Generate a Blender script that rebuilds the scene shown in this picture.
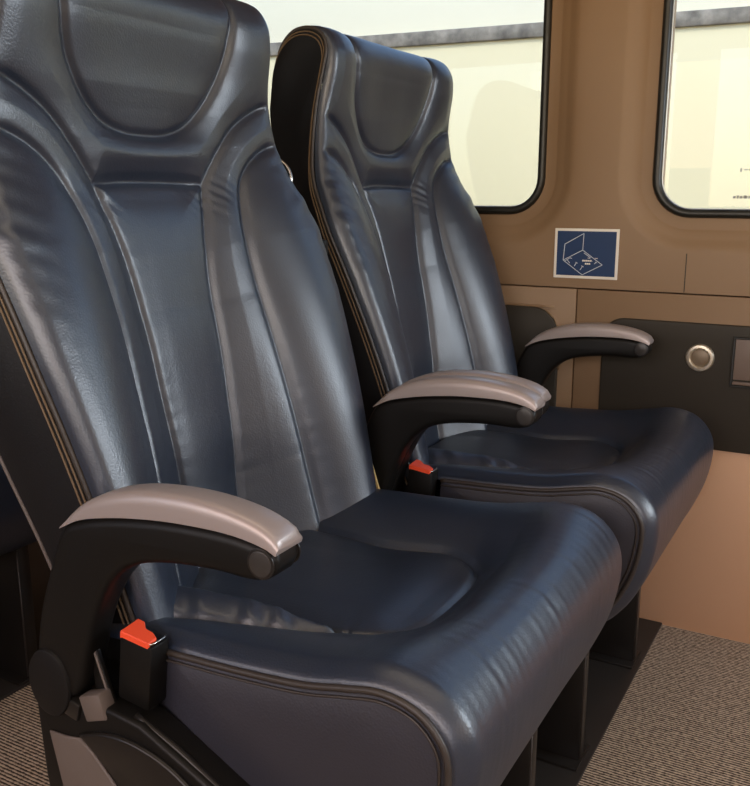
import bpy, bmesh, math, random
import numpy as np
from mathutils import Vector, Matrix

for o in list(bpy.data.objects): bpy.data.objects.remove(o)
S = bpy.context.scene
COL = S.collection
Z0 = 0.734                       # eye height: every z below is measured from the eye, + Z0 puts it above the floor
random.seed(4); rng = np.random.default_rng(4)

# ------------------------------------------------------------------ camera
cam = bpy.data.cameras.new('camera'); co = bpy.data.objects.new('camera', cam); COL.objects.link(co)
cam.sensor_fit = 'HORIZONTAL'; cam.sensor_width = 36; cam.lens = 898 / 750 * 36
cam.clip_start = 0.02
co.location = (0, 0, Z0)
co.rotation_euler = (math.radians(90) - math.atan(200 / 898), 0, math.radians(29.2))
S.camera = co
YW = 1.5                                     # inner face of the window wall
# ------------------------------------------------------------------ world, sun, lights, exposure
S.view_settings.view_transform = 'Standard'; S.view_settings.look = 'None'
S.view_settings.exposure = 0.0; S.view_settings.gamma = 1; S.view_settings.use_curve_mapping = False
W = bpy.data.worlds.new('world'); S.world = W; W.use_nodes = True
wn = W.node_tree.nodes; wl = W.node_tree.links
bg = wn['Background']; sky = wn.new('ShaderNodeTexSky'); sky.sky_type = 'NISHITA'
sky.sun_disc = False; sky.sun_elevation = math.radians(50); sky.sun_rotation = math.radians(150)
wl.new(sky.outputs[0], bg.inputs[0]); bg.inputs[1].default_value = 0.56
sun = bpy.data.lights.new('sun', 'SUN'); sun.energy = 1.35; sun.angle = math.radians(1.0); sun.color = (1, .95, .86)
so = bpy.data.objects.new('sun', sun); COL.objects.link(so)
so.rotation_euler = Vector((-.25, .62, -.74)).to_track_quat('-Z', 'Y').to_euler()
def area(name, loc, aim, sx, sy, power, col, portal=False):
    l = bpy.data.lights.new(name, 'AREA'); l.shape = 'RECTANGLE'; l.size = sx; l.size_y = sy; l.energy = power; l.color = col
    o = bpy.data.objects.new(name, l); COL.objects.link(o); o.location = loc
    o.rotation_euler = (Vector(aim) - Vector(loc)).to_track_quat('-Z', 'Y').to_euler()
    if portal: l.cycles.is_portal = True
    return o
area('aisle_window_light', (0.0, -.60, Z0 + .20), (0, 1, Z0 - .1), 2.6, .55, 17, (1, .66, .38))
area('front_side_fill', (1.33, YW + .10, Z0 + .24), (-.1, .3, Z0 - .2), 1.0, .55, 48, (.80, .90, 1))  # added fill for cool sheen on the leather, outside the unseen third window
area('front_warm_fill', (1.82, .55, Z0 + .22), (-.5, .75, Z0 - .15), 1.1, .55, 3.5, (1, .74, .50))  # added warm fill before a closed front wall, to brown the right bolsters
area('ceiling_fill', (-.1, .35, Z0 + .86), (-.1, .35, 0), 1.6, .25, 2.5, (1, .86, .66))  # added warm fill under the ceiling, with no lamp body

# ------------------------------------------------------------------ materials
def nodes(m): return m.node_tree.nodes, m.node_tree.links
def mat(name, col, rough=.5, metal=0, spec=.5, bump=None, mottle=None, coat=0):
    """bump = (scale, strength, distance); mottle = (scale, amount)"""
    m = bpy.data.materials.new(name); m.use_nodes = True
    n, l = nodes(m); b = n['Principled BSDF']
    b.inputs['Base Color'].default_value = (*col, 1); b.inputs['Roughness'].default_value = rough
    b.inputs['Metallic'].default_value = metal; b.inputs['Specular IOR Level'].default_value = spec
    b.inputs['Coat Weight'].default_value = coat
    tc = n.new('ShaderNodeTexCoord')
    if mottle:
        t = n.new('ShaderNodeTexNoise'); t.inputs['Scale'].default_value = mottle[0]; t.inputs['Detail'].default_value = 5
        l.new(tc.outputs['Object'], t.inputs['Vector'])
        r = n.new('ShaderNodeMapRange'); r.inputs[3].default_value = 1 - mottle[1]; r.inputs[4].default_value = 1 + mottle[1]
        r.inputs[1].default_value = .25; r.inputs[2].default_value = .75
        l.new(t.outputs[0], r.inputs[0])
        mx = n.new('ShaderNodeVectorMath'); mx.operation = 'SCALE'; mx.inputs[0].default_value = col
        l.new(r.outputs[0], mx.inputs['Scale']); l.new(mx.outputs[0], b.inputs['Base Color'])
    if bump:
        t = n.new('ShaderNodeTexNoise'); t.inputs['Scale'].default_value = bump[0]; t.inputs['Detail'].default_value = 4
        l.new(tc.outputs['Object'], t.inputs['Vector'])
        bp = n.new('ShaderNodeBump'); bp.inputs['Strength'].default_value = bump[1]; bp.inputs['Distance'].default_value = bump[2]
        l.new(t.outputs[0], bp.inputs['Height']); l.new(bp.outputs[0], b.inputs['Normal'])
    return m
def leather(name, col, rough, spec=1.0):
    m = mat(name, col, rough, spec=spec, mottle=(6, .18))
    n, l = nodes(m); b = n['Principled BSDF']; tc = n.new('ShaderNodeTexCoord')
    v = n.new('ShaderNodeTexVoronoi'); v.inputs['Scale'].default_value = 520
    l.new(tc.outputs['Object'], v.inputs['Vector'])
    t = n.new('ShaderNodeTexNoise'); t.inputs['Scale'].default_value = 28; t.inputs['Detail'].default_value = 6; t.inputs['Roughness'].default_value = .6
    l.new(tc.outputs['Object'], t.inputs['Vector'])
    b1 = n.new('ShaderNodeBump'); b1.inputs['Strength'].default_value = .18; b1.inputs['Distance'].default_value = .0006
    b2 = n.new('ShaderNodeBump'); b2.inputs['Strength'].default_value = .10; b2.inputs['Distance'].default_value = .003
    l.new(t.outputs[0], b2.inputs['Height']); l.new(v.outputs[0], b1.inputs['Height'])
    l.new(b2.outputs[0], b1.inputs['Normal']); l.new(b1.outputs[0], b.inputs['Normal'])
    return m
M = {}
M['leather'] = leather('navy_leather', (.0105, .0175, .034), .385)
M['leather_side'] = leather('side_leather', (.022, .022, .031), .48, .6)
M['back_side'] = leather('shaded_side_leather', (.007, .007, .008), .5, .25)  # side leather darkened: weaker light on the backrest sides put into its colour
M['piping'] = mat('piping', (.035, .028, .024), .45, bump=(300, .2, .0005))
M['stitch'] = mat('stitching', (.13, .085, .045), .7)
M['black'] = mat('black_plastic', (.005, .0045, .004), .45, spec=.25, bump=(420, .12, .0004))
M['gloss'] = mat('dark_metal', (.012, .0105, .0095), .32, spec=.4, bump=(200, .05, .0004))
M['shell'] = mat('shell_plastic', (.006, .0055, .0055), .5, spec=.25, bump=(300, .1, .0004))
M['taupe'] = mat('taupe_plastic', (.115, .092, .08), .5, bump=(300, .1, .0004))
M['cap'] = mat('silver_cap', (.34, .29, .275), .36, metal=.35, bump=(500, .1, .0003))
M['button'] = mat('arm_button', (.03, .027, .025), .35)
M['red'] = mat('red_plastic', (.85, .085, .03), .38)
M['steel'] = mat('steel', (.55, .53, .5), .25, metal=1)
M['strap'] = mat('webbing', (.010, .010, .011), .8, bump=(600, .3, .0006))
M['tan_fabric'] = mat('tan_fabric', (.42, .30, .12), .8, bump=(400, .2, .0006))
M['wall'] = mat('wall_plastic', (.25, .155, .083), .55, bump=(220, .12, .0006), mottle=(3, .04))
M['wall_low'] = mat('wall_lower_lit', (.60, .36, .215), .6, bump=(220, .12, .0006), mottle=(3, .04))  # paler than the upper wall: light from low down put into its colour
M['panel'] = mat('dark_panel', (.034, .028, .020), .55, spec=.3, bump=(350, .15, .0005), mottle=(4, .06))
M['socket'] = mat('socket_face', (.17, .125, .10), .45)
M['knob'] = mat('knob_metal', (.62, .55, .44), .3, metal=.8)
M['knob_in'] = mat('knob_centre', (.20, .15, .10), .45, metal=.3)
M['seal'] = mat('rubber_seal', (.012, .012, .010), .4)
M['trimline'] = mat('window_lip', (.60, .60, .58), .3, metal=.5)
M['white'] = mat('white_print', (.80, .76, .68), .5)
M['blue'] = mat('blue_print', (.004, .030, .105), .5)
M['print'] = mat('pale_print', (.55, .60, .66), .5)
M['greyprint'] = mat('grey_print', (.30, .30, .27), .6)
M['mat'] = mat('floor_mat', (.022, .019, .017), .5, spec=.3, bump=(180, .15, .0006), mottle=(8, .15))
M['ceiling'] = mat('ceiling_liner', (.50, .44, .37), .8, bump=(300, .2, .0006))
M['ledge'] = mat('weathered_ledge', (.21, .185, .15), .8, mottle=(26, .55), bump=(40, .4, .004))
M['post'] = mat('downpipe', (.36, .29, .18), .7, mottle=(9, .2))
M['ground'] = mat('asphalt', (.16, .15, .14), .9, mottle=(30, .2))
M['facade_up'] = mat('facade_upper', (.74, .68, .51), .8, mottle=(1.2, .05), bump=(30, .1, .002))
M['facade'] = mat('facade_lower', (.78, .70, .46), .8, mottle=(.7, .05), bump=(30, .1, .002))
def carpet():
    m = mat('ribbed_carpet', (.30, .24, .19), .95, spec=.1)
    n, l = nodes(m); b = n['Principled BSDF']; tc = n.new('ShaderNodeTexCoord')
    w = n.new('ShaderNodeTexWave'); w.bands_direction = 'Y'; w.inputs['Scale'].default_value = 2 * math.pi / 20 / .0052
    w.inputs['Distortion'].default_value = 1.6; w.inputs['Detail'].default_value = 2; w.inputs['Detail Scale'].default_value = 6
    t = n.new('ShaderNodeTexNoise'); t.inputs['Scale'].default_value = 170; t.inputs['Detail'].default_value = 3
    for q in (w, t): l.new(tc.outputs['Object'], q.inputs['Vector'])
    mx = n.new('ShaderNodeMath'); mx.operation = 'MULTIPLY_ADD'; mx.inputs[1].default_value = .45
    l.new(w.outputs['Fac'], mx.inputs[0])
    sc = n.new('ShaderNodeMath'); sc.operation = 'MULTIPLY'; sc.inputs[1].default_value = .75
    l.new(t.outputs[0], sc.inputs[0]); l.new(sc.outputs[0], mx.inputs[2])
    cr = n.new('ShaderNodeValToRGB')
    cr.color_ramp.elements[0].position = .42; cr.color_ramp.elements[0].color = (.045, .034, .025, 1)
    cr.color_ramp.elements[1].position = .80; cr.color_ramp.elements[1].color = (.54, .425, .325, 1)
    l.new(mx.outputs[0], cr.inputs[0]); l.new(cr.outputs[0], b.inputs['Base Color'])
    bp = n.new('ShaderNodeBump'); bp.inputs['Strength'].default_value = .8; bp.inputs['Distance'].default_value = .002
    l.new(mx.outputs[0], bp.inputs['Height']); l.new(bp.outputs[0], b.inputs['Normal'])
    return m
M['carpet'] = carpet()
def glass():
    m = bpy.data.materials.new('window_glass'); m.use_nodes = True
    n, l = nodes(m); n.remove(n['Principled BSDF'])
    tr = n.new('ShaderNodeBsdfTransparent'); tr.inputs[0].default_value = (.93, .95, .94, 1)
    gl = n.new('ShaderNodeBsdfGlossy'); gl.inputs['Roughness'].default_value = .02
    fr = n.new('ShaderNodeFresnel'); fr.inputs[0].default_value = 1.30
    mx = n.new('ShaderNodeMixShader')
    l.new(fr.outputs[0], mx.inputs[0]); l.new(tr.outputs[0], mx.inputs[1]); l.new(gl.outputs[0], mx.inputs[2])
    l.new(mx.outputs[0], n['Material Output'].inputs[0])
    return m
M['glass'] = glass()

# ------------------------------------------------------------------ object helpers
def link(name, me, m, parent=None, smooth=True):
    if m and not me.materials: me.materials.append(m)
    if smooth: me.polygons.foreach_set('use_smooth', [True] * len(me.polygons))
    o = bpy.data.objects.new(name, me); COL.objects.link(o)
    if parent: o.parent = parent
    return o
def tag(o, label=None, cat=None, group=None, kind=None):
    for k, v in (('label', label), ('category', cat), ('group', group), ('kind', kind)):
        if v: o[k] = v
    return o
def empty(name, loc):
    o = bpy.data.objects.new(name, None); COL.objects.link(o); o.location = loc; o.empty_display_size = .05; return o
def mesh(name, verts, faces):
    me = bpy.data.meshes.new(name); me.from_pydata([tuple(map(float, v)) for v in verts], [], [tuple(int(i) for i in f) for f in faces]); me.update(); return me
def bm_mesh(name, bm):
    bmesh.ops.recalc_face_normals(bm, faces=bm.faces[:])
    me = bpy.data.meshes.new(name); bm.to_mesh(me); bm.free(); return me
def flat_by_angle(me, deg=35):
    me.polygons.foreach_set('use_smooth', [True] * len(me.polygons))
    bm = bmesh.new(); bm.from_mesh(me)
    for e in bm.edges:
        if len(e.link_faces) == 2 and e.calc_face_angle(0) > math.radians(deg): e.smooth = False
    bm.to_mesh(me); bm.free(); return me
def box_bm(bm, x0, x1, y0, y1, z0, z1, bev=0, seg=2, rot=None):
    r = bmesh.ops.create_cube(bm, size=1)
    T = Matrix.Translation(((x0 + x1) / 2, (y0 + y1) / 2, (z0 + z1) / 2))
    mtx = T @ (rot.to_4x4() if rot else Matrix()) @ Matrix.Diagonal((x1 - x0, y1 - y0, z1 - z0, 1))
    bmesh.ops.transform(bm, matrix=mtx, verts=r['verts'])
    if bev:
        es = {e for v in r['verts'] for e in v.link_edges}
        bmesh.ops.bevel(bm, geom=list(es), offset=bev, segments=seg, affect='EDGES', profile=.5)
def box(name, x0, x1, y0, y1, z0, z1, m, parent=None, bev=0.002, rot=None):
    bm = bmesh.new(); box_bm(bm, x0, x1, y0, y1, z0, z1, bev, 2, rot)
    return link(name, flat_by_angle(bm_mesh(name, bm)), m, parent, smooth=False)
def catmull(P, n):
    """n points evenly spaced (by arc length) on a smooth curve through P"""
    P = np.array(P, float); Q = np.vstack([2 * P[0] - P[1], P, 2 * P[-1] - P[-2]]); out = []
    for i in range(len(P) - 1):
        p0, p1, p2, p3 = Q[i:i + 4]
        for t in np.linspace(0, 1, 24, endpoint=False):
            out.append(.5 * (2 * p1 + (p2 - p0) * t + (2 * p0 - 5 * p1 + 4 * p2 - p3) * t * t + (3 * p1 - p0 - 3 * p2 + p3) * t ** 3))
    out.append(P[-1]); out = np.array(out)
    d = np.r_[0, np.cumsum(np.linalg.norm(np.diff(out, axis=0), axis=1))]
    s = np.linspace(0, d[-1], n)
    return np.stack([np.interp(s, d, out[:, k]) for k in range(out.shape[1])], 1)
def tube(name, pts, r, m, parent, seg=8, closed=False):
    pts = [Vector(p) for p in pts]; n = len(pts); V = []; F = []
    nrm = None
    for i, p in enumerate(pts):
        a = pts[(i - 1) % n] if (i > 0 or closed) else p; b = pts[(i + 1) % n] if (i < n - 1 or closed) else p
        t = (b - a).normalized()
        if nrm is None: nrm = t.orthogonal().normalized()
        nrm = (nrm - t * nrm.dot(t)).normalized(); bn = t.cross(nrm)
        for k in range(seg):
            an = 2 * math.pi * k / seg; V.append(p + nrm * r * math.cos(an) + bn * r * math.sin(an))
    for i in range(n if closed else n - 1):
        for k in range(seg):
            j = (i + 1) % n
            F.append((i * seg + k, i * seg + (k + 1) % seg, j * seg + (k + 1) % seg, j * seg + k))
    if not closed: F.append(tuple(range(seg))[::-1]); F.append(tuple((n - 1) * seg + k for k in range(seg)))
    return link(name, mesh(name, V, F), m, parent)
def prism(name, poly, y0, y1, m, parent, bev=.003, seg=3, axis='y'):
    """outline (x, z) given thickness along y, rounded edges"""
    bm = bmesh.new()
    vs = [bm.verts.new((p[0], y0, p[1])) for p in poly]
    f = bm.faces.new(vs)
    r = bmesh.ops.extrude_face_region(bm, geom=[f])
    nv = [g for g in r['geom'] if isinstance(g, bmesh.types.BMVert)]
    bmesh.ops.translate(bm, vec=(0, y1 - y0, 0), verts=nv)
    if bev:
        es = [e for e in bm.edges if abs(e.verts[0].co.y - e.verts[1].co.y) < 1e-7]
        bmesh.ops.bevel(bm, geom=es, offset=bev, segments=seg, affect='EDGES', profile=.5, clamp_overlap=True)
    return link(name, flat_by_angle(bm_mesh(name, bm), 40), m, parent, smooth=False)
def disc(name, c, r, th, m, parent, axis='y', seg=32, sx=1, sz=1, bev=.0015):
    bm = bmesh.new()
    bmesh.ops.create_cone(bm, segments=seg, radius1=r, radius2=r, depth=th, cap_ends=True)
    es = [e for e in bm.edges if abs(e.verts[0].co.z - e.verts[1].co.z) < 1e-7]
    bmesh.ops.bevel(bm, geom=es, offset=bev, segments=2, affect='EDGES', profile=.5)
    bmesh.ops.rotate(bm, matrix=Matrix.Rotation(math.radians(90), 3, 'X'), verts=bm.verts[:])
    bmesh.ops.scale(bm, vec=(sx, 1, sz), verts=bm.verts[:])
    bmesh.ops.translate(bm, vec=c, verts=bm.verts[:])
    return link(name, flat_by_angle(bm_mesh(name, bm), 40), m, parent, smooth=False)
def seg_dist(P, line):
    """distance of points P (n,2) to polyline, the closest point and arc length there"""
    best = np.full(len(P), 1e9); near = np.zeros_like(P); arc = np.zeros(len(P)); s0 = 0
    for a, b in zip(line[:-1], line[1:]):
        d = b - a; L2 = d @ d
        if L2 < 1e-14: continue
        t = np.clip(((P - a) @ d) / L2, 0, 1); q = a + t[:, None] * d
        e = np.hypot(*(P - q).T); k = e < best
        best[k] = e[k]; near[k] = q[k]; arc[k] = s0 + t[k] * math.sqrt(L2); s0 += math.sqrt(L2)
    return best, near, arc
def sst(a, b, x): t = np.clip((x - a) / (b - a), 0, 1); return t * t * (3 - 2 * t)

# ------------------------------------------------------------------ the setting
def rrect(x0, x1, z0, z1, r, n=9):
    P = []
    for cx, cz, a0 in ((x1 - r, z1 - r, 0), (x0 + r, z1 - r, 90), (x0 + r, z0 + r, 180), (x1 - r, z0 + r, 270)):
        for k in range(n): a = math.radians(a0 + 90 * k / (n - 1)); P.append((cx + r * math.cos(a), cz + r * math.sin(a)))
    return P
def densify(P, step=.04):
    out = []
    for a, b in zip(P, P[1:] + P[:1]):
        n = max(1, int(math.hypot(b[0] - a[0], b[1] - a[1]) / step))
        for k in range(n): out.append((a[0] + (b[0] - a[0]) * k / n, a[1] + (b[1] - a[1]) * k / n))
    return out
WIN = [(-1.62, -.5265, -.024, .50), (-.322, .72, -.026, .50), (.86, 1.80, -.026, .50)]       # glass openings; the third is unseen, added for the front side light
TILE = [(-1.80, -.445), (-.445, .79), (.79, 1.9)]
ZS = -.158                                    # horizontal seam under the windows
wall = box('wall_right', -3.0, 1.9, YW + .035, YW + .075, Z0 - .8, Z0 + .9, M['wall'], None, 0)
bpy.data.meshes.remove(wall.data)
# back skin of the wall with two openings
def wall_skin():
    bm = bmesh.new(); xs = [-3.0] + [q for w in WIN for q in (w[0] - .005, w[1] + .005)] + [1.9]
    zb, zt = Z0 - .031, Z0 + .505
    for x0, x1 in zip(xs[:-1], xs[1:]):
        if xs.index(x0) % 2 == 1:
            box_bm(bm, x0, x1, YW + .03, YW + .07, Z0 - .8, zb); box_bm(bm, x0, x1, YW + .03, YW + .07, zt, Z0 + .92)
        else: box_bm(bm, x0, x1, YW + .03, YW + .07, Z0 - .8, Z0 + .92)
    return bm_mesh('wall_right', bm)
wall = tag(link('wall_right', wall_skin(), M['wall'], None, smooth=False), kind='structure')
def surround(k):
    x0, x1, z0, z1 = WIN[k]; ta, tb = TILE[k]
    def ring(off, y):
        return [(p[0], y, p[1] + Z0) for p in densify(rrect(x0 - off, x1 + off, z0 - off, z1 + off, .05 + off))]
    base = densify(rrect(x0, x1, z0, z1, .05)); n = len(base)
    cx, cz = (x0 + x1) / 2, (z0 + z1) / 2
    def rr(off, y):
        # same point count for every ring: move each base point along its outward normal
        out = []
        for i in range(n):
            a = np.array(base[i - 1]); b = np.array(base[(i + 1) % n]); t = b - a; t /= np.hypot(*t)
            p = np.array(base[i]) + np.array((t[1], -t[0])) * off
            out.append((p[0], y, p[1] + Z0))
        return out
    R = [rr(.010, YW + .034), rr(.0105, YW + .018), rr(.0125, YW + .0155), rr(.030, YW + .0155), rr(.0325, YW + .0145), rr(.037, YW + .0115)] + \
        [rr(.037 + .03 * t, YW + .0115 * (1 - sst(0, 1, t))) for t in (.2, .4, .6, .8, 1)]
    outer = []; zlo, zhi = ZS + .0012, .86
    for i in range(n):
        p = R[-1][i]; d = np.array((p[0] - cx, p[2] - Z0 - cz)); best = 1e9
        for ax, lim, c0 in ((0, ta, cx), (0, tb, cx), (1, zlo, cz), (1, zhi, cz)):
            if abs(d[ax]) > 1e-6 and (lim - c0) / d[ax] > 0: best = min(best, (lim - c0) / d[ax])
        outer.append([cx + d[0] * best, YW, cz + d[1] * best + Z0])
    for c in ((ta, zlo), (tb, zlo), (ta, zhi), (tb, zhi)):
        i = min(range(n), key=lambda k: (outer[k][0] - c[0]) ** 2 + (outer[k][2] - Z0 - c[1]) ** 2)
        outer[i] = [c[0], YW, c[1] + Z0]
    R.append(outer); V = [v for r in R for v in r]; F = []
    V += [(v[0], YW + .006, v[2]) for v in outer]
    for j in range(len(R)):
        for i in range(n):
            a, b = j * n + i, j * n + (i + 1) % n; F.append((a, b, b + n, a + n))
    bm = bmesh.new(); bm.from_mesh(mesh('surround', V, F))
    return bm_mesh('window_surround', bm)
for k in (0, 1, 2):
    link('window_surround', flat_by_angle(surround(k), 50), M['wall'], wall, smooth=False)
# lower wall panels: seams are real gaps between them
for x0, x1 in ((-3.0, -1.803),):
    box('upper_panel', x0, x1, YW, YW + .03, Z0 + ZS + .0012, Z0 + .86, M['wall'], wall, .001)
for x0, x1 in ((-3.0, -1.2), (-1.198, -.446), (-.444, .60), (.602, 1.9)):
    box('middle_panel', x0, x1, YW, YW + .03, Z0 - .407, Z0 + ZS - .0012, M['wall'], wall, .001)
box('lower_panel', -3.0, 1.9, YW + .001, YW + .03, Z0 - .80, Z0 - .4085, M['wall_low'], wall, .001)
# fine vertical seams in the window surround
box('panel_seam', -.2712, -.2698, YW - .0006, YW + .002, Z0 + ZS + .002, Z0 - .094, M['panel'], wall, 0)
def rounded_plate(name, x0, x1, z0, z1, rl, rr_, y0, y1, m, parent):
    P = []
    for cx, cz, a0, r in ((x1 - rr_, z1 - rr_, 0, rr_), (x0 + rl, z1 - rl, 90, rl)):
        for k in range(8): a = math.radians(a0 + 90 * k / 7); P.append((cx + r * math.cos(a), cz + r * math.sin(a) + Z0))
    P += [(x0, z0 + Z0), (x1, z0 + Z0)]
    return prism(name, P, y0, y1, m, parent, .003)
rounded_plate('dark_panel', -.397, 1.0, -.408, -.203, .035, .035, YW - .006, YW + .003, M['panel'], wall)
rounded_plate('dark_panel', -1.35, -.473, -.408, -.193, .05, .05, YW - .006, YW + .003, M['panel'], wall)
tube('panel_edge', [(x, YW - .002, z + Z0) for x, z in catmull([(-1.2, -.1915), (-.53, -.1915), (-.50, -.1965), (-.482, -.21), (-.4725, -.235), (-.4715, -.30)], 40)], .0025, M['wall'], wall)
def window(k):
    x0, x1, z0, z1 = WIN[k]
    base = densify(rrect(x0, x1, z0, z1, .05)); n = len(base); V = []; F = []
    prof = ((-.001, .022), (-.0005, .012), (.003, .008), (.009, .008), (.0125, .012), (.0125, .026), (.010, .036))
    for off, y in prof:
        for i in range(n):
            a = np.array(base[i - 1]); b = np.array(base[(i + 1) % n]); t = b - a; t /= np.hypot(*t)
            p = np.array(base[i]) + np.array((t[1], -t[0])) * off; V.append((p[0], YW + y, p[1] + Z0))
    for j in range(len(prof) - 1):
        for i in range(n): a, b = j * n + i, j * n + (i + 1) % n; F.append((a, b, b + n, a + n))
    bm = bmesh.new(); bm.from_mesh(mesh('s', V, F))
    fr = tag(link('window_%d' % (k + 1), bm_mesh('window_seal', bm), M['seal']), kind='structure')
    # bright lip inside the seal
    tube('inner_lip', [(p[0], YW + .021, p[1] + Z0) for p in [(q[0], q[1]) for q in densify(rrect(x0 + .0005, x1 - .0005, z0 + .0005, z1 - .0005, .0495))]], .0016, M['trimline'], fr, 6, True)
    P = densify(rrect(x0 - .004, x1 + .004, z0 - .004, z1 + .004, .054))
    bm = bmesh.new(); f = bm.faces.new([bm.verts.new((p[0], YW + .024, p[1] + Z0)) for p in P])
    r = bmesh.ops.extrude_face_region(bm, geom=[f]); bmesh.ops.translate(bm, vec=(0, .004, 0), verts=[g for g in r['geom'] if isinstance(g, bmesh.types.BMVert)])
    link('pane', bm_mesh('pane', bm), M['glass'], fr, smooth=False)
    return fr
w1 = window(0); w2 = window(1); w3 = window(2)
# small maker's print in the corner of the second pane
bm = bmesh.new()
for i, (dx, w_) in enumerate(((0, .004), (.0055, .003), (.0098, .004), (.0155, .004))):
    box_bm(bm, -.212 + dx, -.212 + dx + w_, YW + .0228, YW + .0236, Z0 - .0085, Z0 - .0045 + (i % 2) * .001)
for k in range(6): box_bm(bm, -.1935 + .004 * k, -.191 + .004 * k, YW + .0228, YW + .0236, Z0 - .0085, Z0 - .0045)
box_bm(bm, -.2045, -.2025, YW + .0228, YW + .0236, Z0 + .032, Z0 + .0375)
for k in range(5): box_bm(bm, -.1985 + .006 * k, -.1945 + .006 * k, YW + .0228, YW + .0236, Z0 + .034, Z0 + .036)
link('glass_print', bm_mesh('glass_print', bm), M['greyprint'], w2, smooth=False)

fl = box('floor', -3.0, 1.9, -.62, YW + .03, -.05, 0, M['carpet'], None, 0); tag(fl, kind='structure')
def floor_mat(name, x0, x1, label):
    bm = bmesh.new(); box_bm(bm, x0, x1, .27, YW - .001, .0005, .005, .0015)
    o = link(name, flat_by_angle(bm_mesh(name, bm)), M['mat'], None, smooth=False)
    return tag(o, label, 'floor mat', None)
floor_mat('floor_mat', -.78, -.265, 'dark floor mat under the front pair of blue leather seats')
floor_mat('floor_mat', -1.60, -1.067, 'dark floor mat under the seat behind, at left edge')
c = box('ceiling', -3.0, 1.9, -.62, YW + .08, Z0 + .88, Z0 + .92, M['ceiling'], None, 0); tag(c, kind='structure')
# aisle-side wall with a band of windows, and end walls
bm = bmesh.new()
box_bm(bm, -3.0, 1.9, -.66, -.62, -.05, Z0 - .05); box_bm(bm, -3.0, 1.9, -.66, -.62, Z0 + .52, Z0 + .92)
for x0, x1 in ((-3.0, -1.7), (-.75, -.60), (.35, .5), (1.7, 1.9)): box_bm(bm, x0, x1, -.66, -.62, Z0 - .05, Z0 + .52)
tag(link('wall_left', bm_mesh('wall_left', bm), M['wall'], None, smooth=False), kind='structure')
tag(box('wall_rear', -3.04, -3.0, -.66, YW + .07, -.05, Z0 + .92, M['wall'], None, 0), kind='structure')
tag(box('wall_front', 1.9, 1.94, -.66, YW + .07, -.05, Z0 + .92, M['wall'], None, 0), kind='structure')

# ------------------------------------------------------------------ sticker, knob, socket on the wall
st = empty('table_sticker', (-.433, YW, Z0 - .0995))
tag(st, 'blue and white sticker with a line drawing of a fold-down table, between the windows', 'sticker')
bm = bmesh.new(); box_bm(bm, -.0545, .0545, -.0012, 0, -.0415, .0415, .0004, 1)
link('sticker_border', bm_mesh('sticker_border', bm), M['white'], st, smooth=False)
bm = bmesh.new(); box_bm(bm, -.0498, .0500, -.0016, -.0010, -.0368, .0372)
link('blue_field', bm_mesh('blue_field', bm), M['blue'], st, smooth=False)
def stroke(bm, p, q, w):
    p = Vector((p[0], 0, p[1])); q = Vector((q[0], 0, q[1])); d = q - p; L = d.length; a = math.atan2(d.z, d.x)
    r = bmesh.ops.create_cube(bm, size=1)
    bmesh.ops.transform(bm, matrix=Matrix.Translation((p + q) / 2 + Vector((0, -.0017, 0))) @ Matrix.Rotation(-a, 4, 'Y') @ Matrix.Diagonal((L, .0004, w, 1)), verts=r['verts'])
def sp(u, v): return ((u - 366) / 6.25 / 590, -(v - 270) / 6.25 / 612)   # a point of the drawing, in sticker metres
def sk(u, v): return ((u - 362) * .0545 / 205, -(v - 268) * .0415 / 158)
bm = bmesh.new(); w_ = .0011
for a, b in (((225, 210), (345, 140)), ((345, 140), (342, 245)), ((225, 210), (218, 312)), ((218, 312), (342, 245)), ((342, 245), (470, 335)), ((218, 312), (345, 402)), ((345, 402), (470, 335)),
             ((350, 262), (395, 292)), ((228, 318), (262, 296)), ((262, 296), (275, 300)), ((246, 312), (262, 330)), ((292, 348), (305, 325)), ((300, 322), (312, 330)), ((330, 372), (345, 348)), ((338, 344), (352, 352)), ((420, 330), (432, 318)), ((425, 318), (436, 322))):
    stroke(bm, sk(*a), sk(*b), w_)
link('table_drawing', bm_mesh('table_drawing', bm), M['print'], st, smooth=False)
bm = bmesh.new()
for r_, (u0, u1, v) in enumerate(((342, 404, 312), (360, 396, 331))):
    u = u0
    while u < u1: stroke(bm, sk(u, v), sk(min(u + 10, u1), v - 1), .0026); u += 12
for u0, u1, v in ((376, 392, 294), (422, 440, 294)): stroke(bm, sk(u0, v), sk(u1, v + 1), .0009)
link('small_print', bm_mesh('small_print', bm), M['white'], st, smooth=False)

kn = empty('round_button', (-.237, YW - .006, Z0 - .258)); tag(kn, 'round silver button set in the dark wall panel', 'button')
def lathe(name, prof, m, parent, seg=40):
    V = []; F = []; n = len(prof)
    for r, y in prof:
        for k in range(seg): a = 2 * math.pi * k / seg; V.append((r * math.cos(a), y, r * math.sin(a)))
    for j in range(n - 1):
        for k in range(seg): F.append((j * seg + k, j * seg + (k + 1) % seg, (j + 1) * seg + (k + 1) % seg, (j + 1) * seg + k))
    F.append(tuple((n - 1) * seg + k for k in range(seg)))
    bm = bmesh.new(); bm.from_mesh(mesh(name, V, F)); return link(name, flat_by_angle(bm_mesh(name, bm), 30), m, parent, smooth=False)
lathe('button_ring', [(.0222, 0), (.0222, -.003), (.0205, -.0055), (.0165, -.006), (.0145, -.0045), (.0135, -.001), (.013, 0)], M['knob'], kn)
lathe('button_face', [(.0135, 0), (.0135, -.0015), (.0115, -.0025), (.004, -.0035), (.0005, -.0036)], M['knob_in'], kn)
sk_ = empty('wall_socket', (-.135, YW - .006, Z0 - .26)); tag(sk_, 'rectangular brown outlet cover set in the dark wall panel, at right edge', 'outlet')
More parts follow.
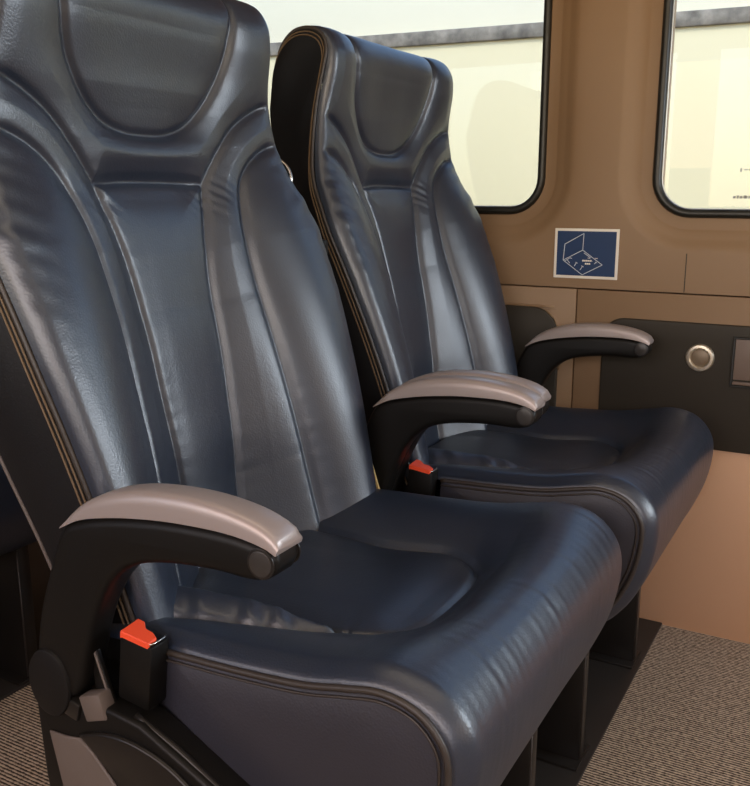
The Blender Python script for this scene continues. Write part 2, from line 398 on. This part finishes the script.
def frame_mesh(name, x0, x1, z0, z1, w, y0, y1, m, parent):
    bm = bmesh.new()
    for a in ((x0, x1, z1 - w, z1), (x0, x1, z0, z0 + w), (x0, x0 + w, z0 + w, z1 - w), (x1 - w, x1, z0 + w, z1 - w)): box_bm(bm, a[0], a[1], y0, y1, a[2], a[3], .0008, 1)
    return link(name, bm_mesh(name, bm), m, parent, smooth=False)
frame_mesh('outlet_frame', -.054, .054, -.040, .040, .0035, -.005, .0, M['seal'], sk_)
box('outlet_lid', -.050, .050, -.0035, 0, -.028, .0365, M['socket'], sk_, .001)
box('outlet_lip', -.050, .050, -.0055, 0, -.036, -.031, M['socket'], sk_, .001)

# ------------------------------------------------------------------ the leather seats
X0, YA, YB = -.4, .695, 1.195
def P3(x, y, z): return (x - X0, y, z + Z0)       # row coordinates -> seat coordinates (base on the floor)
def split_grid(base, V, nu, nt, cls, names, m, parent, flip=False):
    """one mesh per panel from a grid of nu x nt vertices"""
    idx = np.arange(nu * nt).reshape(nt, nu)
    Q = np.stack([idx[:-1, :-1], idx[:-1, 1:], idx[1:, 1:], idx[1:, :-1]], -1).reshape(-1, 4)
    if flip: Q = Q[:, ::-1]
    g = V.reshape(nt, nu, 3); N = np.cross(np.gradient(g, axis=1), np.gradient(g, axis=0)).reshape(-1, 3)
    N /= np.maximum(np.linalg.norm(N, axis=1), 1e-12)[:, None]
    if flip: N = -N
    out = []
    for key, nm in names:
        f = Q[cls == key]
        if len(f) == 0: print('EMPTY PANEL', nm); continue
        u, inv = np.unique(f, return_inverse=True)
        o = link(nm, mesh(nm, V[u], inv.reshape(-1, 4)), m, parent)
        o.data.normals_split_custom_set_from_vertices([tuple(map(float, q)) for q in N[u]]); out.append(o)
    return out
SEAT = empty('passenger_seat', (X0, YA, 0))

# --- backrest
FRONT = [(-.480, -.43), (-.505, -.35), (-.534, -.237), (-.570, -.13), (-.611, -.035), (-.636, .015), (-.645, .06), (-.645, .11), (-.637, .155), (-.634, .178), (-.642, .196), (-.662, .205), (-.688, .202), (-.709, .183), (-.717, .152)]
BACK = [(-.57, -.43), (-.583, -.36), (-.60, -.30), (-.625, -.23), (-.648, -.16), (-.676, -.08), (-.693, -.02), (-.709, .02), (-.721, .06), (-.728, .09), (-.730, .105), (-.730, .115), (-.728, .125), (-.724, .138), (-.718, .149)]
NT, NU = 450, 261
E = catmull(FRONT, NT); B_ = catmull(BACK, NT)
t = np.r_[0, np.cumsum(np.linalg.norm(np.diff(E, axis=0), axis=1))]
tang = np.gradient(E, axis=0); tang /= np.linalg.norm(tang, axis=1)[:, None]
nrm = np.stack([tang[:, 1], -tang[:, 0]], 1)                        # forward normal in (x, z)
crest = int(np.argmax(E[:, 1])); zf = E[:crest + 1, 1]
def z2t(z): return np.interp(z, zf, t[:crest + 1])
hw_z = [-.43, -.35, -.237, -.13, -.04, .02, .06, .11, .17, .21]
hw_v = [.188, .196, .209, .222, .228, .212, .200, .190, .184, .178]
HW = np.interp(E[:, 1], hw_z, hw_v); HW[crest:] = np.interp(t[crest:], [t[crest], t[-1]], [HW[crest], .172])
HW = np.convolve(np.pad(HW, 12, mode='edge'), np.ones(25) / 25, 'valid')
u = np.linspace(-1, 1, NU); u = np.sign(u) * (1 - (1 - np.abs(u)) ** 1.12)
Yg = u[None, :] * HW[:, None]; Tg = np.repeat(t[:, None], NU, 1)
def sm(pts, n=60, tz=True):
    P = [(y, z2t(z) if tz else z) for y, z in pts]; return catmull(P, n)
tend = t[-1]
U_half = [(0, .0555), (.03, .0575), (.058, .067), (.08, .085), (.098, .11), (.108, .135), (.114, .165), (.119, .19)]
def U_curve():
    R = [(y, z2t(z)) for y, z in U_half] + [(.122, z2t(.204) + .02), (.123, tend)]
    L = [(-y, q) for y, q in R[::-1][:-1]]
    return catmull(L + R, 140)
COLH = [(.212, .101), (.18, .096), (.150, .083), (.125, .066), (.104, .044), (.088, .025), (.078, .0125)]
CEN = [(.078, .0125), (.070, -.012), (.062, -.04), (.056, -.075), (.053, -.12), (.050, -.18), (.046, -.24), (.042, -.30), (.038, -.36), (.034, -.43)]
OUT = [(.225, .055), (.19, .051), (.158, .038), (.132, .016), (.117, -.012), (.109, -.045), (.107, -.09), (.109, -.14), (.112, -.2), (.115, -.26), (.118, -.33), (.12, -.43)]
BOTC = [(-.078, .0125), (-.04, .0155), (0, .016), (.04, .0155), (.078, .0125)]
mir = lambda P: [(-y, z) for y, z in P]
seams = {'U': U_curve(), 'bot': sm(BOTC, 40)}
for s_, f_ in (('R', lambda p: p), ('L', mir)):
    seams['col' + s_] = sm(f_(COLH)); seams['cen' + s_] = sm(f_(CEN), 90); seams['out' + s_] = sm(f_(OUT), 110)
PT = np.stack([Yg.ravel(), Tg.ravel()], 1)
D = {}; AR = {}
cell = 1.5e-3
bestd = np.full(len(PT), 1e9); tgt = PT.copy()
for k, ln in seams.items():
    d, near, arc = seg_dist(PT, ln); D[k] = d; AR[k] = arc
    q = d < bestd; bestd[q] = d[q]; tgt[q] = near[q]
Yv, Tv = PT[:, 0], PT[:, 1]
hwv = np.interp(Tv, t, HW); ex = np.interp(Tv, t, E[:, 0]); ez = np.interp(Tv, t, E[:, 1])
nx = np.interp(Tv, t, nrm[:, 0]); nz = np.interp(Tv, t, nrm[:, 1])
front_z = np.where(Tv <= t[crest], ez, .25)
edge = np.clip(hwv - np.abs(Yv), 0, None); r = np.interp(front_z, [-.40, -.2, -.05, .08], [.010, .014, .017, .011])
top = 1 - .75 * sst(z2t(.15), t[crest], Tv)
roll = top * np.sqrt(np.clip(r * r - np.clip(r - edge, 0, None) ** 2, 0, None))
rec = np.interp(front_z, [-.43, -.28, -.2, -.1, 0, .05, .1, .16, .2], [.085, .076, .068, .055, .034, .018, .011, .009, .002])
fe = sst(.0, .028, edge)
w_ = sst(.03, .185, np.abs(Yv))
def puff(d, a, rad): return a * (1 - np.exp(-(d / rad) ** 1.3))
inU = (np.abs(Yv) < np.interp(Tv, seams['U'][70:, 1], seams['U'][70:, 0])) & (Tv > z2t(.0555))
amp = top * np.where(inU, .005, np.where(front_z > .0, .0065, .0065))
disp = roll - rec * (1 - w_) + fe * puff(bestd, amp, .015) + (1 - fe) * amp * .5 - fe * .0032 * np.exp(-(bestd / .0042) ** 2)
# neck roll: fuller just over the collar seam
disp += .006 * np.exp(-((front_z - .037) / .016) ** 2) * (np.abs(Yv) < .12) * sst(0, .008, D['bot']) * np.exp(-(Yv / .08) ** 4)
# leather folds running in from the edges of the bolsters
_W = [(rng.uniform(.45, 1.7), rng.normal(0, .35), rng.uniform(0, 6.28)) for _ in range(14)]
def vn(x, y, s):
    return sum(np.cos(s * f * (x * math.cos(a) + y * math.sin(a)) + ph) for f, a, ph in _W) / 3.2
mask = np.exp(-((front_z + .03) / .07) ** 2) * sst(.065, .0, edge) * (np.abs(Yv) > .12) * sst(0, .008, edge)
disp += .0008 * mask * vn(front_z - .25 * np.abs(Yv), Yv, 190)
mask2 = np.exp(-(bestd / .016) ** 2) * (1 - np.exp(-(bestd / .004) ** 2)) * (front_z < .06)
disp += .00012 * mask2 * vn(front_z, Yv * .4, 240)
mask3 = np.exp(-(np.minimum(np.hypot(np.abs(Yv) - .078, front_z - .0) / .026, 9)) ** 2)
disp += .0004 * mask3 * vn(Yv * .9 + front_z, front_z, 300)
disp += .0004 * vn(front_z * .7, Yv, 50)
Vb = np.stack([ex + nx * disp - X0, Yv, ez + nz * disp + Z0], 1)
# classify grid cells
cY = Yg[:-1, :-1].copy(); cT = Tg[:-1, :-1].copy()
G = PT.reshape(NT, NU, 2); cc = (G[:-1, :-1] + G[1:, :-1] + G[:-1, 1:] + G[1:, 1:]) / 4
cY, cT = cc[..., 0].ravel(), cc[..., 1].ravel(); aY = np.abs(cY)
half = seams['U'][70:]; ut = half[:, 1]; uy = half[:, 0]
cU = (cT > ut[0]) & (aY < np.interp(cT, ut, uy))
colx = seams['colR'][::-1]; botz = np.interp(cY, seams['bot'][:, 0], seams['bot'][:, 1])
colt = np.interp(aY, colx[:, 0], colx[:, 1])                 # collar edge height at this |y| (y grows outwards)
above = np.where(aY < .078, cT > botz, cT > colt)
outl = seams['outR']; ot_top = outl[:, 1].max()
oy = np.interp(-cT, -outl[:, 1], outl[:, 0]); is_out = (cT < ot_top) & (aY > oy)
cenl = seams['cenR']; cy_ = np.interp(-cT, -cenl[:, 1], cenl[:, 0]); is_cen = aY < cy_
cls = np.where(cU, 0, np.where(above, 1, np.where(is_out, np.where(cY < 0, 2, 3), np.where(is_cen, 6, np.where(cY < 0, 4, 5)))))
split_grid('back', Vb, NU, NT, cls, ((0, 'headrest_pad'), (1, 'headrest_collar'), (2, 'outer_bolster'), (3, 'outer_bolster'), (4, 'inner_bolster'), (5, 'inner_bolster'), (6, 'centre_panel')), M['leather'], SEAT, flip=False)
# side gussets, piping and rear shell
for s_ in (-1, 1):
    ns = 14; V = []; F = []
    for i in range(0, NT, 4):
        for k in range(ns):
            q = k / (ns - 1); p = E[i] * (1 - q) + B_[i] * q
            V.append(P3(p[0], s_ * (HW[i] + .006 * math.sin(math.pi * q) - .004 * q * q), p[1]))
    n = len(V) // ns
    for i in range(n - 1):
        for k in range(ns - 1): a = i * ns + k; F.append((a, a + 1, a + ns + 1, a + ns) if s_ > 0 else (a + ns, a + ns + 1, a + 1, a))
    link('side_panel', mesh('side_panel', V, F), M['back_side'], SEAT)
    for off, rad, nm, mt in ((0.0, .0026, 'piping', 'piping'), (.0050, .0010, 'stitching', 'stitch'), (.0095, .0010, 'stitching', 'stitch')):
        pts = []
        for i in range(0, NT, 4):
            q = off / max(1e-3, np.linalg.norm(B_[i] - E[i]))
            if q > .9: continue
            p = E[i] * (1 - q) + B_[i] * q
            pts.append(P3(p[0], s_ * (HW[i] + .006 * math.sin(math.pi * q) - .004 * q * q + (.0005 if off else 0)), p[1]))
        tube(nm, pts, rad, M[mt], SEAT, 6)
V = []; F = []; ns = 25
for i in range(0, NT, 4):
    for k in range(ns):
        q = -1 + 2 * k / (ns - 1); V.append(P3(B_[i][0] - .028 * (1 - abs(q) ** 4), q * (HW[i] - .004), B_[i][1] - .0))
n = len(V) // ns
for i in range(n - 1):
    for k in range(ns - 1): a = i * ns + k; F.append((a + ns, a + ns + 1, a + 1, a))
link('back_shell', mesh('back_shell', V, F), M['shell'], SEAT)
for s_ in (-1, 1):
    tube('shell_edge', [P3(B_[i][0] - .001, s_ * (HW[i] - .0035), B_[i][1]) for i in range(8, NT - 54, 5)], .0018, M['taupe'], SEAT, 6)

# --- cushion
TOP = [(-.575, -.364), (-.52, -.358), (-.458, -.354), (-.393, -.351), (-.334, -.346), (-.297, -.3385), (-.267, -.3335), (-.2405, -.339), (-.223, -.354), (-.2155, -.374), (-.218, -.407), (-.227, -.44), (-.246, -.475), (-.275, -.50), (-.33, -.508)]
MT, MU = 320, 241
C_ = catmull(TOP, MT); tc_ = np.r_[0, np.cumsum(np.linalg.norm(np.diff(C_, axis=0), axis=1))]
tg = np.gradient(C_, axis=0); tg /= np.linalg.norm(tg, axis=1)[:, None]; cn = np.stack([-tg[:, 1], tg[:, 0]], 1)
HC = .208
u2 = np.linspace(-1, 1, MU); u2 = np.sign(u2) * (1 - (1 - np.abs(u2)) ** 1.12)
def x2t(x):
    k = int(np.argmax(C_[:, 0])); return np.interp(x, C_[:k, 0], tc_[:k])
PAD_H = [(0, -.3085), (.035, -.310), (.066, -.317), (.088, -.332), (.0995, -.356), (.1005, -.38), (.0985, -.41), (.098, -.44), (.103, -.48), (.11, -.53), (.115, -.60), (.115, -.64)]
LOBE = [(.099, -.3625), (.116, -.376), (.132, -.40), (.147, -.43), (.160, -.465), (.172, -.50), (.181, -.54), (.185, -.6), (.185, -.64)]
pr = [(y, x2t(x)) for y, x in PAD_H]
cs = {'pad': catmull([(-a, b) for a, b in pr[::-1][:-1]] + pr, 200)}
for s_, f_ in (('L', -1),): cs['lobe' + s_] = catmull([(f_ * y, x2t(x)) for y, x in LOBE], 80)
QT = np.stack([np.repeat((u2 * HC)[None], MT, 0).ravel(), np.repeat(tc_[:, None], MU, 1).ravel()], 1)
bd = np.full(len(QT), 1e9); tgq = QT.copy(); Dq = {}
for k, ln in cs.items():
    d, near, arc = seg_dist(QT, ln); Dq[k] = d; q = d < bd; bd[q] = d[q]; tgq[q] = near[q]
y, tq = QT[:, 0], QT[:, 1]; ay = np.abs(y)
cx = np.interp(tq, tc_, C_[:, 0]); cz = np.interp(tq, tc_, C_[:, 1]); cnx = np.interp(tq, tc_, cn[:, 0]); cnz = np.interp(tq, tc_, cn[:, 1])
kmax = tc_[int(np.argmax(C_[:, 0]))]
xe = np.where(tq < kmax, cx, -.1)                               # x on the upper side, forward past the nose
edge = np.clip(HC - ay, 0, None); r = .016
roll = .55 * np.sqrt(np.clip(r * r - np.clip(r - edge, 0, None) ** 2, 0, None))
rec = np.interp(xe, [-.64, -.45, -.33, -.29, -.26, -.23], [.034, .034, .032, .025, .012, .002])
ww = sst(.05, .185, ay)
pad_t = np.interp(ay, cs['pad'][100:, 0][:60], cs['pad'][100:, 1][:60])
half = cs['pad'][100:]
def pad_y(tt): return np.interp(-tt, -half[:, 1], half[:, 0])
in_pad = (tq < half[:, 1].max()) & (ay < pad_y(tq))
lob = cs['lobeL'] * np.array((-1, 1))
def lob_y(tt): return np.interp(-tt, -lob[:, 1], lob[:, 0])
in_lob = (y < 0) & (tq < lob[:, 1].max()) & (ay < lob_y(tq)) & (~in_pad)
fe = sst(0, .02, edge); amp = np.where(in_lob, np.where(y < 0, .026, .008), np.where(in_pad, .016, .005))
disp = roll - rec * (1 - ww) + fe * puff(bd, amp, np.where(in_lob, .022, np.where(in_pad, .026, .016))) - .004 * np.exp(-(bd / .004) ** 2)
mask = in_lob * np.where(y < 0, 1, .2) * np.exp(-((Dq['lobeL']) / .022) ** 2) * sst(0, .004, bd)
disp += .0019 * mask * vn(tq - .8 * ay, ay, 140)
mask = np.exp(-((tq - x2t(-.225)) / .05) ** 2)
disp += (.00016) * mask * vn(y, tq * .35, 330) + .0004 * vn(tq, y, 50)
# the front edge is a little fuller in the middle
disp += .002 * sst(x2t(-.26), kmax + .03, tq) * (1 - (ay / HC) ** 3)
Vc = np.stack([cx + cnx * disp - X0, y, cz + cnz * disp + Z0], 1)
G = QT.reshape(MT, MU, 2); cc = (G[:-1, :-1] + G[1:, :-1] + G[:-1, 1:] + G[1:, 1:]) / 4
qY, qT = cc[..., 0].ravel(), cc[..., 1].ravel(); aq = np.abs(qY)
p_ = (qT < half[:, 1].max()) & (aq < pad_y(qT)); l_ = (qY < 0) & (qT < lob[:, 1].max()) & (aq < lob_y(qT)) & (~p_)
cls = np.where(p_, 0, np.where(l_, 1, 3))
split_grid('cushion', Vc, MU, MT, cls, ((0, 'seat_pad'), (1, 'thigh_bolster'), (3, 'seat_apron')), M['leather'], SEAT, flip=True)
i0 = int(np.argmin(np.abs(C_[:int(MT * .6), 0] + .468)))
for s_ in (-1, 1):
    ring = [C_[i] for i in range(i0, MT, 3)]
    ring += [np.array(p) for p in ((-.36, -.505), (-.42, -.50), (-.468, -.49), (-.474, -.46), (-.473, -.42), (-.470, -.38))]
    cen = np.array((-.34, -.42)); V = []; F = []; n = len(ring); K = 7
    for k in range(K):
        q = 1 - k / K
        for p in ring: z = cen + (p - cen) * q; V.append(P3(z[0], s_ * (HC + .009 * (1 - q ** 4) - .0005), z[1]))
    V.append(P3(cen[0], s_ * (HC + .009), cen[1]))
    for k in range(K - 1):
        for i in range(n): a = k * n + i; b = k * n + (i + 1) % n; F.append((a, b, b + n, a + n))
    for i in range(n): F.append(((K - 1) * n + i, (K - 1) * n + (i + 1) % n, K * n))
    if s_ > 0: F = [f[::-1] for f in F]
    link('cushion_side', mesh('cushion_side', V, F), M['leather_side'], SEAT)
    tube('cushion_piping', [P3(*((p[0], s_ * (HC + .0015), p[1]))) for p in ring[:-7]], .0028, M['piping'], SEAT, 6)
    dn = [p - .0060 * n_ for p, n_ in zip(ring[:-6], [cn[i] for i in range(i0, MT, 3)])]
    tube('cushion_piping', [P3(p[0], s_ * (HC + .0030), p[1]) for p in dn], .0012, M['piping'], SEAT, 5)
box('cushion_base', -.575 - X0, -.27 - X0, -.200, .200, Z0 - .515, Z0 - .500, M['shell'], SEAT, .003)
box('rear_frame', -.575 - X0, -.475 - X0, -.200, .200, Z0 - .50, Z0 - .385, M['shell'], SEAT, .006)

# --- armrests
ARM = [(-.528, -.252), (-.508, -.2415), (-.486, -.2355), (-.455, -.230), (-.419, -.226), (-.38, -.2245), (-.355, -.2255), (-.335, -.229), (-.3265, -.235), (-.3275, -.246), (-.337, -.2535), (-.352, -.256), (-.38, -.2555), (-.42, -.2590), (-.452, -.2665), (-.473, -.280), (-.489, -.300), (-.503, -.328), (-.514, -.362), (-.522, -.388), (-.540, -.402), (-.560, -.397), (-.568, -.37), (-.561, -.33), (-.546, -.29)]
def closed_smooth(P, n):
    Q = catmull(P[-3:] + P + P[:3], 2000); a = np.array(P[0]); i = int(np.argmin(np.linalg.norm(Q[:900] - a, axis=1))); j = 900 + int(np.argmin(np.linalg.norm(Q[900:] - a, axis=1)))
    s = Q[i:j]; return [s[int(k * len(s) / n)] for k in range(n)]
CAP_LO = catmull([(-.528, -.251), (-.508, -.2410), (-.486, -.2350), (-.455, -.2295), (-.419, -.2255), (-.38, -.2240), (-.355, -.2250), (-.335, -.2285), (-.3255, -.2325)], 30)
CAP_HI = catmull([(-.526, -.2475), (-.508, -.230), (-.484, -.2175), (-.45, -.2085), (-.41, -.2050), (-.375, -.2065), (-.345, -.2120), (-.328, -.2200), (-.3235, -.2270)], 30)
def armrest(s_):
    dx = .014 if s_ > 0 else 0
    y0, y1 = (.2205, .2495) if s_ > 0 else (-.2465, -.2155)
    ym = (y0 + y1) / 2; P3 = lambda x, y, z: (x + dx - X0, y, z + Z0)
    body = prism('armrest', [P3(p[0], 0, p[1])[::2] for p in closed_smooth(ARM, 90)], y0, y1, M['black'], SEAT, .0075, 4)
    # silver cap: cross-sections along the arm, domed on top
    V = []; F = []; nc = 13; n = len(CAP_LO)
    for i in range(n):
        lo, hi = CAP_LO[i], CAP_HI[i]; wdt = .0156
        for k in range(nc):
            a = math.pi * k / (nc - 1); c_, s2 = math.cos(a), math.sin(a)
            yy = math.copysign(abs(c_) ** .45, c_) * wdt; q = s2 ** .55
            p = lo * (1 - q) + hi * q
            V.append(P3(p[0], ym + yy, p[1]))
    for i in range(n - 1):
        for k in range(nc - 1): a = i * nc + k; F.append((a, a + nc, a + nc + 1, a + 1))
        F.append((i * nc + nc - 1, (i + 1) * nc + nc - 1, (i + 1) * nc, i * nc))
    F.append(tuple(range(nc))); F.append(tuple((n - 1) * nc + k for k in range(nc))[::-1])
    bm = bmesh.new(); bm.from_mesh(mesh('arm_cap', V, F))
    tag(link('arm_cap', flat_by_angle(bm_mesh('arm_cap', bm), 60), M['cap'], body, smooth=False), 'silver grey cap on top of the armrest')
    for yy, sg in ((y0, -1), (y1, 1)):
        c = P3(-.3375, 0, -.2400); disc('arm_button', (c[0], yy + sg * .0002, c[2]), .0092, .0022, M['button'], body, seg=28, bev=.0008)
        disc('button_rim', (c[0], yy + sg * .0000, c[2]), .0110, .0012, M['gloss'], body, seg=28, bev=.0004)
    c = P3(-.553, 0, -.388)
    disc('hinge_cover', (c[0], y1 - .003 if s_ > 0 else y0, c[2]), .029, .006, M['shell'], body, sx=.80, sz=1.02, bev=.003, seg=36)
    return body
for s_ in (-1, 1): armrest(s_)

# --- buckle, belt, side cover, legs (aisle side of the seat)
rot = Matrix.Rotation(math.radians(7), 3, 'Y')
bm = bmesh.new(); c = P3(-.476, -.2195, -.3655)
box_bm(bm, c[0] - .0165, c[0] + .0165, c[1] - .0105, c[1] + .0105, c[2] - .030, c[2] + .027, .0025, 2, rot)
bk = link('belt_buckle', flat_by_angle(bm_mesh('belt_buckle', bm)), M['black'], SEAT, smooth=False)
pl = [(-.0163, -.0103), (.0135, -.0103), (.0135, -.001), (.006, .0030), (-.002, .0035), (-.009, .0098), (-.0163, .0100)]
bm = bmesh.new(); f = bm.faces.new([bm.verts.new((p[0], p[1], 0)) for p in pl])
rr_ = bmesh.ops.extrude_face_region(bm, geom=[f]); bmesh.ops.translate(bm, vec=(0, 0, .0065), verts=[g for g in rr_['geom'] if isinstance(g, bmesh.types.BMVert)])
bmesh.ops.bevel(bm, geom=bm.edges[:], offset=.0008, segments=1, affect='EDGES')
for v in bm.verts:                                                    # button slopes down towards the aisle
    v.co.z += .10 * v.co.y
bmesh.ops.transform(bm, matrix=Matrix.Translation(Vector(c)) @ rot.to_4x4() @ Matrix.Translation((0, 0, .0245)), verts=bm.verts[:])
tag(link('release_button', bm_mesh('release_button', bm), M['red'], bk, smooth=False), 'orange red release button')
tube('buckle_rim', [Vector(c) + rot @ Vector(p) for p in ((.0135, -.009, .0285), (.0150, -.006, .0285), (.0150, .006, .0285), (.0135, .0092, .0285))], .0008, M['steel'], bk, 6)
tube('buckle_stalk', [P3(x, yy, z) for x, yy, z in ((-.474, -.219, -.392), (-.470, -.219, -.41), (-.462, -.217, -.44), (-.45, -.212, -.47))], .007, M['black'], SEAT, 10)
# plate lever and small bracket beside the hinge
prism('hinge_bracket', [P3(x, 0, z)[::2] for x, z in ((-.521, -.345), (-.513, -.352), (-.492, -.412), (-.486, -.428), (-.510, -.428), (-.516, -.39))], -.2335, -.229, M['black'], SEAT, .0008)
tube('bracket_edge', [P3(x, -.2345, z) for x, z in ((-.520, -.346), (-.513, -.356), (-.500, -.392), (-.489, -.424))], .0012, M['taupe'], SEAT, 6)
box('bracket_block', -.520 - X0, -.496 - X0, -.246, -.232, Z0 - .410, Z0 - .388, M['taupe'], SEAT, .002, Matrix.Rotation(math.radians(-20), 3, 'Y'))
box('bracket_block', -.541 - X0, -.523 - X0, -.247, -.234, Z0 - .414, Z0 - .398, M['gloss'], SEAT, .002, Matrix.Rotation(math.radians(15), 3, 'Y'))
# side cover with its black rail
COV = [(-.577, -.402), (-.560, -.405), (-.53, -.405), (-.492, -.396), (-.46, -.400), (-.405, -.425), (-.35, -.452), (-.30, -.485), (-.29, -.53), (-.33, -.56), (-.45, -.60), (-.548, -.60), (-.560, -.56), (-.572, -.48)]
prism('side_cover', [P3(x, 0, z)[::2] for x, z in COV], -.2440, -.2130, M['black'], SEAT, .004)
PLT = [(-.560, -.4345), (-.54, -.4335), (-.525, -.4305), (-.51, -.440), (-.488, -.461), (-.455, -.50), (-.42, -.55), (-.42, -.592), (-.536, -.592), (-.5495, -.48)]
tag(prism('cover_plate', [P3(x, 0, z)[::2] for x, z in PLT], -.2465, -.2430, M['taupe'], SEAT, .002), 'taupe lower plate')
OVL = catmull([(-.525, -.4265), (-.497, -.4165), (-.466, -.4145), (-.431, -.4225), (-.40, -.441), (-.36, -.475), (-.345, -.53), (-.38, -.555), (-.42, -.54), (-.455, -.49), (-.486, -.4555), (-.510, -.436), (-.525, -.4265)], 60)[:-1]
prism('cover_bulge', [P3(x, 0, z)[::2] for x, z in OVL], -.2485, -.2430, M['gloss'], SEAT, .004)
tube('cover_rail', [P3(x, -.2360, z) for x, z in catmull([(-.47, -.398), (-.46, -.4025), (-.43, -.4145), (-.405, -.427), (-.36, -.4505), (-.31, -.48)], 20)], .003, M['gloss'], SEAT, 8)
for s_ in (-1, 1):
    lg = box('leg', -.44 - X0, -.272 - X0, s_ * .146 - .012, s_ * .146 + .012, .006, Z0 - .513, M['gloss'], SEAT, .004)
    tube('leg_edge', [P3(-.2715, s_ * .146 - .0115, -.722), P3(-.2715, s_ * .146 - .0115, -.52)], .0012, M['piping'], lg, 6)
    box('foot_plate', -.46 - X0, -.270 - X0, s_ * .146 - .03, s_ * .146 + .03, .005, .009, M['gloss'], lg, .001)
# belt webbing running down the window side of the backrest, its guide and clip
st_ = [(-.672, .06), (-.668, .02), (-.655, -.02), (-.64, -.06), (-.62, -.12), (-.6, -.18), (-.585, -.24)]
V = []; F = []
pp = catmull(st_, 40)
for i, p in enumerate(pp):
    h_ = float(np.interp(p[1], hw_z, hw_v)) + .0075
    for dx, dy in ((-.016, 0), (.016, 0), (.016, .0022), (-.016, .0022)): V.append(P3(p[0] + dx, h_ + dy, p[1]))
for i in range(len(pp) - 1):
    for k in range(4): a = i * 4 + k; b = i * 4 + (k + 1) % 4; F.append((a, a + 4, b + 4, b))
F += [(0, 1, 2, 3), tuple(len(V) - 4 + k for k in (3, 2, 1, 0))]
bm = bmesh.new(); bm.from_mesh(mesh('belt_webbing', V, F)); link('belt_webbing', bm_mesh('belt_webbing', bm), M['strap'], SEAT, smooth=False)
gx = [(-.662, .235, .045), (-.645, .239, .030), (-.640, .239, .012), (-.652, .238, .000), (-.668, .236, .008), (-.672, .235, .030)]
tube('belt_guide', [P3(*p) for p in catmull(gx + gx[:1], 30)[:-1]], .0028, M['steel'], SEAT, 8, True)
box('belt_clip', -.612 - X0, -.590 - X0, .228, .246, Z0 - .075, Z0 - .055, M['black'], SEAT, .004)
prism('fabric_tab', [P3(x, 0, z)[::2] for x, z in ((-.516, -.30), (-.508, -.315), (-.485, -.385), (-.487, -.41), (-.53, -.41), (-.527, -.34))], .2045, .2075, M['tan_fabric'], SEAT, .0006)

tag(SEAT, 'dark blue leather seat nearest the aisle, with its armrest in the foreground', 'seat', 'blue leather seats')
def copy_tree(o, parent=None):
    c = o.copy(); COL.objects.link(c); c.parent = parent
    for ch in list(o.children): copy_tree(ch, c)
    return c
sb = copy_tree(SEAT); sb.location = (X0 - .003, YB + .002, 0)
for ch in sb.children:                                               # its cushion and arms sit slightly further forward
    k = ch.name.split('.')[0]
    if k in ('seat_pad', 'thigh_bolster', 'seat_apron', 'cushion_side', 'cushion_piping'): ch.location.x += .014
    if k == 'armrest': ch.location.x += .012
sb['label'] = 'dark blue leather seat beside the window, its whole headrest in view'
sr = copy_tree(SEAT); sr.location = (X0 - .80, YA, 0)
sr['label'] = 'dark seat of the row behind, only its cushion showing at left edge'

# ------------------------------------------------------------------ outside
FA, FB = Vector((-6.0, 2.55, 0)), Vector((4.0, 3.43, 0))
ang = math.atan2(FB.y - FA.y, FB.x - FA.x)
fac = empty('building_facade', ((FA + FB) / 2).to_tuple()); fac.location.z = Z0 - 1.3; fac.rotation_euler.z = ang
tag(fac, 'sunlit cream building wall with a weathered grey ledge outside the windows', 'building')
hz = 1.3
box('lower_wall', -6, 6, 0, .2, 0, hz + .50, M['facade'], fac, 0)
box('upper_wall', -6, 6, .01, .2, hz + .505, hz + .80, M['facade_up'], fac, 0)
box('ledge', -6, 6, -.014, .05, hz + .496, hz + .542, M['ledge'], fac, .006)
for x in (-1.55, 2.2): box('downpipe', x - .03, x + .03, -.025, .012, hz + .545, hz + .80, M['post'], fac, .008)
for x in (-2.65, 1.0): box('wall_joint', x - .006, x + .006, -.001, .02, hz + .545, hz + .80, M['post'], fac, 0)
g = box('ground', -9, 9, -6, 6, Z0 - 1.4, Z0 - 1.3, M['ground'], None, 0); tag(g, kind='structure')
